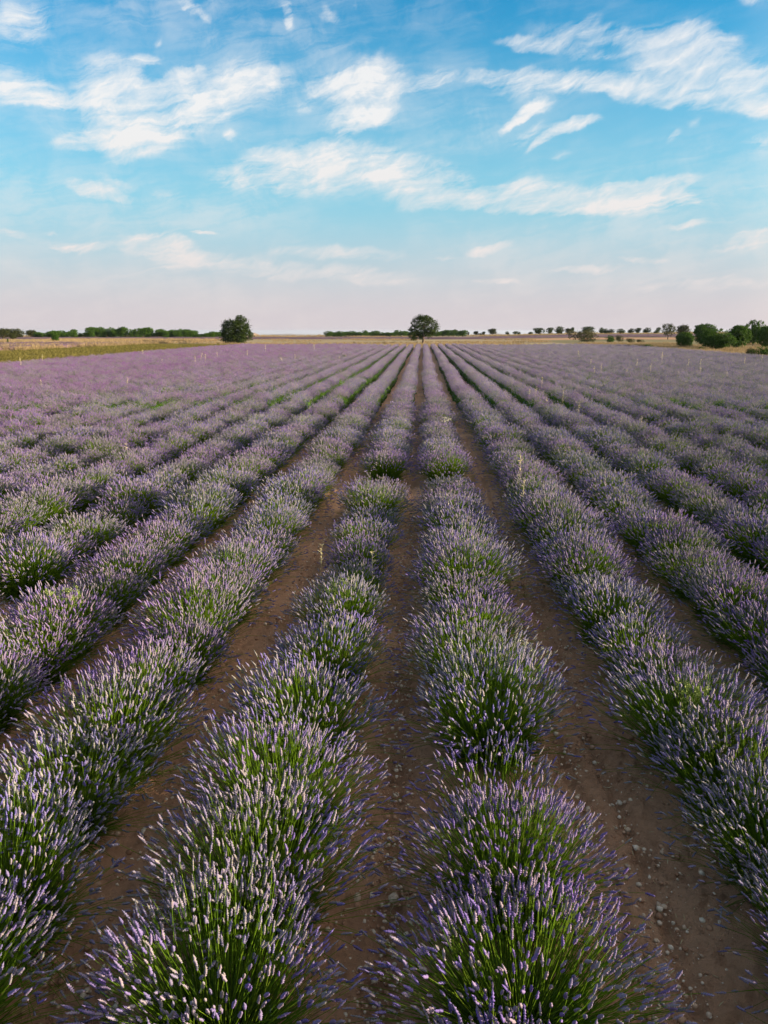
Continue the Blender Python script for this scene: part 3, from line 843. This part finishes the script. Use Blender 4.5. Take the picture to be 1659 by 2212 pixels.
PROTO = {'oak': [proto('oak', 31), proto('oak', 33), proto('oak', 34), proto('oak', 36)], 'pine': [proto('pine', s) for s in (41, 42, 43)],
         'open': [proto('open', 51)], 'bush': [proto('bush', 61), proto('bush', 62)], 'greenbush': [proto('greenbush', 64)]}
# a big pine seen close: many more needles
def big_pine(seed):
    r = np.random.default_rng(seed)
    bl = [(0, 0, .64, .44, .44, .32), (0, 0, .42, .42, .42, .28)]+[(r.normal(0, .22), r.normal(0, .22), .48+r.uniform(-.2, .28), .24, .24, .2) for _ in range(6)]
    return (crown_mesh('crown', bl, 620, 20, .075, M['pine'], .032, up=1.8, seed=seed, shell=.85),
            trunk_mesh(.3, .03, [(-.2, .05, .3, .6), (.2, -.04, .3, .7), (.02, .15, .45, .9), (.1, -.2, .2, .5)], seed))
PROTO['bigpine'] = [big_pine(71), big_pine(72)]
WID = {'oak': 1.02, 'pine': .98, 'open': .95, 'bush': 1.3, 'greenbush': 1.3, 'bigpine': 1.02}
HT = {'oak': 1.0, 'pine': 1.0, 'open': 1.0, 'bush': .92, 'greenbush': .92, 'bigpine': 1.0}
def plant_tree(kind, x, base, top, width, name, label, cat, group=None, var=None):
    """width, base and top as measured on the photograph; size follows from the distance of the base"""
    gx, gy, gz = ground_at(x, base)
    far = math.hypot(gx, gy)
    if far > 570: gx, gy = gx*570/far, gy*570/far; gz = float(zfun(gx, gy))      # at the brink where the plateau ends
    z = project((gx, gy, gz))[2]
    rt = ray(x, top); h = (CAM_H+rt[2]/math.hypot(rt[0], rt[1])*math.hypot(gx, gy)-gz)/HT[kind]; w = width/FPX*z/WID[kind]
    cr, tr = PROTO[kind][var if var is not None else rr.randrange(len(PROTO[kind]))]
    return tree(name, label, cat, (gx, gy, gz), cr, tr, rr.uniform(0, 6.283), (w, w, h), group)

c1 = lambda cx, cy: (cx/3.966, 660.5+cy/3.966)
c2 = lambda cx, cy: (407.3+cx/3.966, 660.5+cy/3.966)
c3 = lambda cx, cy: (814.7+cx/3.966, 660.5+cy/3.966)
c4 = lambda cx, cy: (1233+cx/3.894, 660.5+cy/3.894)
# left horizon: a few oaks then a belt of pines
belt = []
for cx, top, base, w, kd in ((30, 190, 286, 170, 'oak'), (150, 192, 282, 140, 'oak'), (110, 235, 290, 75, 'oak'), (275, 203, 279, 105, 'oak')):
    x, b = c1(cx, base); _, t_ = c1(cx, top); belt.append((x, b, t_, w/3.966, kd, 2 if cx != 150 else 3))
r2 = random.Random(5)
for a, b, tp in ((330, 715, 208), (740, 1659, 205), (1659, 1910, 222)):
    cx = a
    while cx < b:
        w = r2.uniform(52, 104); top = tp+r2.uniform(-20, 26)
        if 780 < cx < 1060: top -= 14
        x, bb = c1(cx, 279+r2.uniform(-3, 3)); _, t_ = c1(cx, top)
        belt.append((x, bb, t_, w/3.966, 'pine', None))
        if r2.random() < .45:
            x, bb = c1(cx+25, 274); _, t_ = c1(cx, top-r2.uniform(2, 10)); belt.append((x, bb, t_, w/3.966, 'pine', None))
        cx += w*.66
belt.sort()
n_o = n_p = 0
for (x, b, t_, w, kd, va) in belt:
    if kd == 'oak':
        plant_tree(kd, x, b, t_, w, 'oak_tree', f'{ordinal(n_o)} brownish oak from the photo\'s left edge, on the left horizon', 'tree', 'oaks at the left end of the horizon', va); n_o += 1
    else:
        plant_tree(kd, x, b, t_, w, 'pine_tree', f'{ordinal(n_p)} green pine from the left in the pine belt left of the dense oak', 'tree', 'pines of the left horizon belt'); n_p += 1
# belt behind the lone oak
n_p = 0; cx = 1195
while cx < 2380:
    w = r2.uniform(60, 92); x, b = c2(cx, 266+r2.uniform(-2, 2)); _, t_ = c2(cx, 218+r2.uniform(-12, 16)-(0 if cx < 1500 else 4))
    plant_tree('pine', x, b, t_, w/3.966, 'pine_tree', f'{ordinal(n_p)} pine from the left in the belt behind the lone oak', 'tree', 'pines of the belt behind the lone oak'); n_p += 1
    cx += w*.62
# scattered oaks on the right horizon
sc_ = [c3(cx, 0)[0:1]+(c3(0, base)[1], c3(0, top)[1], w/3.966) for cx, w, top, base in
       ((565, 60, 212, 250), (605, 55, 218, 250), (660, 68, 200, 252), (720, 62, 215, 250), (778, 22, 225, 250), (845, 52, 215, 252), (880, 30, 232, 250), (908, 36, 220, 247), (985, 86, 192, 248), (1112, 36, 218, 246),
        (1180, 48, 218, 247), (1216, 30, 222, 247), (1315, 52, 222, 245), (1393, 95, 188, 246), (1473, 62, 185, 242), (1560, 92, 172, 242), (1636, 58, 190, 242))]
sc_ += [c4(cx, 0)[0:1]+(c4(0, base)[1], c4(0, top)[1], w/3.894) for cx, w, top, base in
        ((8, 40, 180, 235), (150, 98, 172, 240), (255, 48, 180, 234), (287, 58, 190, 236), (338, 66, 193, 236), (415, 76, 190, 236), (510, 58, 188, 232), (560, 58, 185, 232), (642, 66, 180, 232), (718, 48, 205, 236), (735, 40, 180, 232))]
for k, (x, b, t_, w) in enumerate(sc_):
    plant_tree('oak', x, b, t_, w, 'oak_tree', f'{ordinal(k)} small dark oak along the horizon counted rightward from the lone oak', 'tree', 'small oaks scattered on the right horizon', rr.choice([0, 1, 1, 0, 2]))
# nearer trees and bushes on the right
def right(kind, cx, w, top, base, name, label, cat, group=None, var=None):
    x, b = c4(cx, base); _, t_ = c4(cx, top)
    return plant_tree(kind, x, b, t_, w/3.894, name, label, cat, group, var)
right('open', 815, 130, 145, 284, 'open_tree', 'tall loose airy tree left of the small round pine', 'tree')
right('oak', 940, 120, 155, 275, 'oak_tree', 'grey-green oak rising behind the small round pine', 'tree', None, 2)
right('bigpine', 950, 160, 218, 358, 'pine_tree', 'small round bright green pine standing alone left of the pine clump', 'tree', 'round pines at the right field edge')
right('greenbush', 1003, 48, 300, 356, 'bush', 'narrow green bush against the right foot of the small round pine', 'bush')
right('bigpine', 1120, 200, 147, 345, 'pine_tree', 'leftmost pine of the pine clump at the right', 'tree', 'round pines at the right field edge', 0)
right('bigpine', 1215, 225, 188, 384, 'pine_tree', 'wide low pine in front of the pine clump at the right', 'tree', 'round pines at the right field edge', 1)
right('bigpine', 1400, 195, 158, 372, 'pine_tree', 'pale-topped pine in the middle of the pine clump, gap at its left', 'tree', 'round pines at the right field edge', 0)
right('bigpine', 1530, 190, 112, 345, 'pine_tree', 'tallest pine of the clump, domed top above the others', 'tree', 'round pines at the right field edge', 1)
right('bigpine', 1640, 175, 165, 362, 'pine_tree', 'pine cut off by the right edge of the photo', 'tree', 'round pines at the right field edge', 0)
right('greenbush', 1100, 95, 340, 386, 'bush', 'dark low bush at the left foot of the pine clump', 'bush')
right('greenbush', 1400, 110, 318, 370, 'bush', 'dark low bush under the pale-topped pine', 'bush')
right('greenbush', 1605, 190, 335, 445, 'bush', 'dense dark green hedge-like bush at the right edge beside the lavender', 'bush')
right('bush', 1540, 110, 350, 442, 'bush', 'grey dry shrub leaning on the hedge-like bush at the right', 'bush')
right('bush', 140, 190, 192, 313, 'bush', 'large olive bush beyond the right far corner of the lavender', 'bush', None, 0)
right('greenbush', 325, 92, 245, 310, 'bush', 'compact round dark green bush right of the large olive bush', 'bush')
right('bush', 412, 70, 245, 308, 'bush', 'twiggy brown bush just right of the compact round green bush', 'bush', None, 1)
right('bush', 510, 74, 270, 314, 'bush', 'low brown bush in dry grass, second right of the round green bush', 'bush', None, 0)
right('bush', 592, 60, 280, 316, 'bush', 'faint grey bush in dry grass above the dark spreading bush', 'bush', None, 1)
right('greenbush', 650, 84, 320, 361, 'bush', 'dark spreading bush in the dry grass left of the small round pine', 'bush')
x, b = c1(72, 320); plant_tree('greenbush', x, b, c1(0, 276)[1], 5, 'bush', 'tiny green bush in the straw below the brownish oaks', 'bush')
x, b = c1(480, 318); plant_tree('pine', x, b, c1(0, 225)[1], 16, 'pine_tree', 'small pine standing forward of the left pine belt in the straw', 'tree')

# ------------------------------------------------------------------ stones on the bare furrows
V, F = ico(2)
STONES = []
for s in range(7):
    r = np.random.default_rng(200+s); v = V.copy()
    ax = r.uniform(.65, 1.2, 3)*[1, 1, .75]
    for _ in range(7):
        n = norm(r.normal(size=3)); dd = v @ n; lim = r.uniform(.55, .85); v = v-np.where(dd > lim, dd-lim, 0)[:, None]*n
    mb = MB(); mb.add(v*ax, F); STONES.append(mb.data('stone', M['stone']))
FUR = [(-3.36, .22, 'the second furrow left of the middle furrow'), (-1.74, .26, 'the first furrow left of the middle furrow'), (-.19, .20, 'the narrow middle furrow'), (1.50, .36, 'the wide furrow right of the middle one'), (3.22, .25, 'the second furrow right of the middle one')]
from collections import defaultdict
stones = defaultdict(list)
def relief(x, y): return float(soil_relief(np.array([x]), np.array([y]))[0])
rs = random.Random(11)
for _ in range(900):
    fi = rs.randrange(5); cx, hw, nm = FUR[fi]
    y = 2.9+rs.random()**1.6*7.5; x = cx+rs.gauss(0, hw)
    a, b, c = project((x, y, 0))
    if not (10 < a < 1650 and b < 2200): continue
    size = min(.042, .0065+rs.expovariate(1/.008))
    if size*2*FPX/c < 5.6: continue
    stones[fi].append((y, x, size))
ns = 0
for fi, lst in stones.items():
    lst.sort()
    for k, (y, x, size) in enumerate(lst[:48]):
        me = STONES[rs.randrange(7)]
        o = obj('stone', me); o.location = (x, y, relief(x, y)+float(zfun(x, y))+size*.25)
        o.rotation_euler = (rs.uniform(-.4, .4), rs.uniform(-.4, .4), rs.uniform(0, 6.28)); o.scale = (size, size, size)
        tag(o, f'{ordinal(k)} stone from the near end, in {FUR[fi][2]}', 'stone', 'stones lying in the furrows'); ns += 1
# countless smaller grit and clods
v1, f1 = ico(1)
mb = MB()
for (cx, hw, nm) in FUR:
    n = 6000
    y = 2.6+rng.random(n)**1.5*12; x = cx+rng.normal(0, hw*1.25, n); s = .0035+rng.exponential(.0050, n); s = np.minimum(s, .026)
    z = soil_relief(x, y)+zfun(x, y)+s*.2
    P = np.column_stack([x, y, z])[:, None]+(v1[None]*(1+rng.uniform(-.25, .25, (n, len(v1), 1))))*s[:, None, None]*[1, 1, .75]
    mb.add(P.reshape(-1, 3), (f1[None]+(np.arange(n)*len(v1))[:, None, None]).reshape(-1, 3))
obj('gravel', mb.data('gravel', M['gravel']), kind='stuff')

# dry litter blown between the rows
n = 2600; fx = np.array([f[0] for f in FUR])[rng.integers(0, 5, n)]
y = 2.6+rng.random(n)**1.4*11; x = fx+rng.normal(0, .34, n); an = rng.uniform(0, 6.283, n); L = rng.uniform(.02, .075, n)
b0 = np.column_stack([x, y, soil_relief(x, y)+zfun(x, y)+.012]); b1 = b0+np.column_stack([np.cos(an)*L, np.sin(an)*L, rng.uniform(-.004, .012, n)])
mb = MB(); blades(mb, b0, b1, rng.uniform(.0016, .0034, n), rng.normal(0, .004, (n, 3)))
obj('straw_litter', mb.data('straw_litter', M['straw']), kind='stuff')

# ------------------------------------------------------------------ weeds standing out of the lavender
def green_weed(seed, h, n=7, blossom=False):
    r = np.random.default_rng(seed); st = MB(); um = MB()
    for k in range(n):
        a = r.uniform(0, 6.28); e = np.array([math.cos(a)*h*.4*r.uniform(.3, 1), math.sin(a)*h*.4*r.uniform(.3, 1), h*r.uniform(.75, 1.05)])
        m = e*[.4, .4, .55]
        limb(st, [(0, 0, 0), m, e], .006, .003, 5)
        for j in range(7):
            b = r.uniform(0, 6.28); tip = e+np.array([math.cos(b)*.07, math.sin(b)*.07, .05])*r.uniform(.6, 1.2)
            limb(st, [e, (e+tip)/2+[0, 0, -.005], tip], .0025, .0015, 4)
            q = tip+r.normal(0, .012, (7, 3)); d = q+norm(r.normal(size=(7, 3))+[0, 0, .7])*.018
            blades(um, q, d, np.full(7, .006), np.zeros((7, 3)))
        for j in range(3):
            f = m*r.uniform(.5, 1.3); b = r.uniform(0, 6.28); q = f[None]; d = q+np.array([[math.cos(b)*.14, math.sin(b)*.14, .06]])
            blades(st, q, d, np.array([.008]), np.array([[0, 0, .02]]))
    return st.data('weed_stems', M['weed']), um.data('weed_heads', M['umbel'] if blossom else M['weed'])
def place_weed(px_, py_, h, seed, label, blossom=False, n=7):
    """px_, py_: where its heads show; stands in the row under them"""
    r = ray(px_, py_); zt = .30+h*.8; t = (CAM_H-zt)/-r[2]
    x, y = r[0]*t, r[1]*t
    s, u = green_weed(seed, h, n, blossom)
    o = thing('green_weed', label, 'weed', (x, y, .25), 0, 1, 'green weeds among the lavender')
    obj('stems', s, o); obj('seed_heads', u, o)
place_weed(140, 1300, .50, 1, 'yellow-green branching weed in the third row left of the oak-aimed row', n=9)
place_weed(730, 1270, .45, 2, 'green umbel weed in the first row left of the oak-aimed row')
place_weed(1490, 1500, .45, 3, 'yellow-green weed sprawling in the first row right of the oak-aimed row', n=8)
place_weed(1140, 1395, .30, 4, 'pale white-flowered weed on the right flank of the oak-aimed row', True, 2)
place_weed(960, 908, .50, 5, 'white-flowered weed in the distant part of the oak-aimed row', True, 5)
def leafy_shoot(px_, py_, h, label):
    r = ray(px_, py_); t = (CAM_H-.35-h)/-r[2]; x, y = r[0]*t, r[1]*t
    mb = MB(); limb(mb, [(0, 0, 0), (.01, 0, h*.5), (-.015, 0, h)], .006, .002, 5)
    lf = MB(); n = 26; z = np.linspace(.25, 1, n)*h; a = np.arange(n)*2.4
    q = np.column_stack([np.zeros(n), np.zeros(n), z]); L = .075*(1.25-z/h)
    d = q+np.column_stack([np.cos(a)*L, np.sin(a)*L, L*.7]); blades(lf, q, d, np.full(n, .007), np.zeros((n, 3)))
    o = thing('green_weed', label, 'weed', (x, y, .35), 0, 1, 'green weeds among the lavender')
    obj('stem', mb.data('stem', M['weed']), o); obj('leaves', lf.data('leaves', M['weed']), o)
leafy_shoot(134, 1475, .42, 'upright leafy green shoot in the second row left of the oak-aimed row')
def stalk_meshes(seed):
    r = np.random.default_rng(seed); mb = MB()
    l1, l2 = r.normal(0, .06, 2); limb(mb, [(0, 0, 0), (l1*.4, l2*.4, .5), (l1, l2, 1)], .0032, .0015, 4)
    hd = MB(); n = 34; z = r.uniform(.6, 1.02, n); q = np.column_stack([l1*z, l2*z, z]); d = q+np.column_stack([r.normal(0, .035, (n, 2)), r.uniform(.01, .06, n)])
    blades(hd, q, d, np.full(n, .005), np.zeros((n, 3)))
    return mb.data('stalk', M['straw']), hd.data('seed_head', M['straw'])
SM = [stalk_meshes(s) for s in range(5)]
spots = [(1121, 985, 1075), (1124, 1040, 1100), (1150, 835, 868), (1144, 840, 868), (1168, 815, 850), (1216, 845, 885), (1180, 860, 880), (1248, 870, 900), (1376, 775, 800), (1402, 785, 815), (1296, 785, 812), (1283, 790, 810), (1345, 796, 812),
         (1428, 760, 790), (1487, 775, 800), (1511, 790, 815), (1512, 775, 795), (1606, 770, 795), (1644, 765, 790), (1253, 757, 775), (1276, 775, 792), (1460, 800, 815), (1570, 800, 815),
         (430, 760, 785), (443, 765, 785), (424, 768, 790), (470, 760, 776), (534, 757, 775), (575, 745, 765), (638, 765, 785), (679, 745, 763), (615, 770, 785), (732, 768, 778), (46, 772, 797), (93, 765, 790), (92, 820, 845), (272, 815, 838), (309, 755, 770), (690, 1180, 1230), (276, 960, 985), (806, 1195, 1240), (349, 775, 785), (740, 765, 775), (1385, 900, 925), (1340, 905, 925)]
spots.sort()
kk = {'left': 0, 'right': 0}
for k, (x, top, base) in enumerate(spots):
    r = ray(x, base); t = (CAM_H-.45)/-r[2]; X, Y = r[0]*t, r[1]*t
    zc = project((X, Y, .45))[2]; h = (base-top)/FPX*zc*1.03+.4
    side = 'left' if x < 914 else 'right'
    a, b = SM[k % 5]
    o = thing('dry_stalk', f'{ordinal(kk[side])} dry weed stalk from the left, in the lavender {side} of the oak', 'weed stalk', (X, Y, float(zfun(X, Y))+.05), rr.uniform(0, 6.28), (max(1, zc/34), max(1, zc/34), h), 'dry stalks rising from the lavender')
    kk[side] += 1
    obj('stem', a, o); obj('seed_head', b, o)

# ------------------------------------------------------------------ air
def build_haze():
    m = bpy.data.materials.new('haze'); m.use_nodes = True
    t = NT(m.node_tree); out = t.n('ShaderNodeOutputMaterial'); v = t.n('ShaderNodeVolumePrincipled')
    v.inputs['Color'].default_value = (.50, .60, .74, 1); v.inputs['Density'].default_value = 4e-5; v.inputs['Anisotropy'].default_value = 0.2
    t.t.links.new(v.outputs[0], out.inputs['Volume'])
    s = 27000; a, b = -110.0, 16.0
    c = np.array([(x, y, z) for z in (a, b) for y in (-s, s) for x in (-s, s)], float)
    mb = MB(); mb.add(c, [(0, 2, 3, 1), (4, 5, 7, 6), (0, 1, 5, 4), (2, 6, 7, 3), (0, 4, 6, 2), (1, 3, 7, 5)])
    obj('haze', mb.data('haze', m), kind='stuff')
HAZE = True
if HAZE: build_haze()
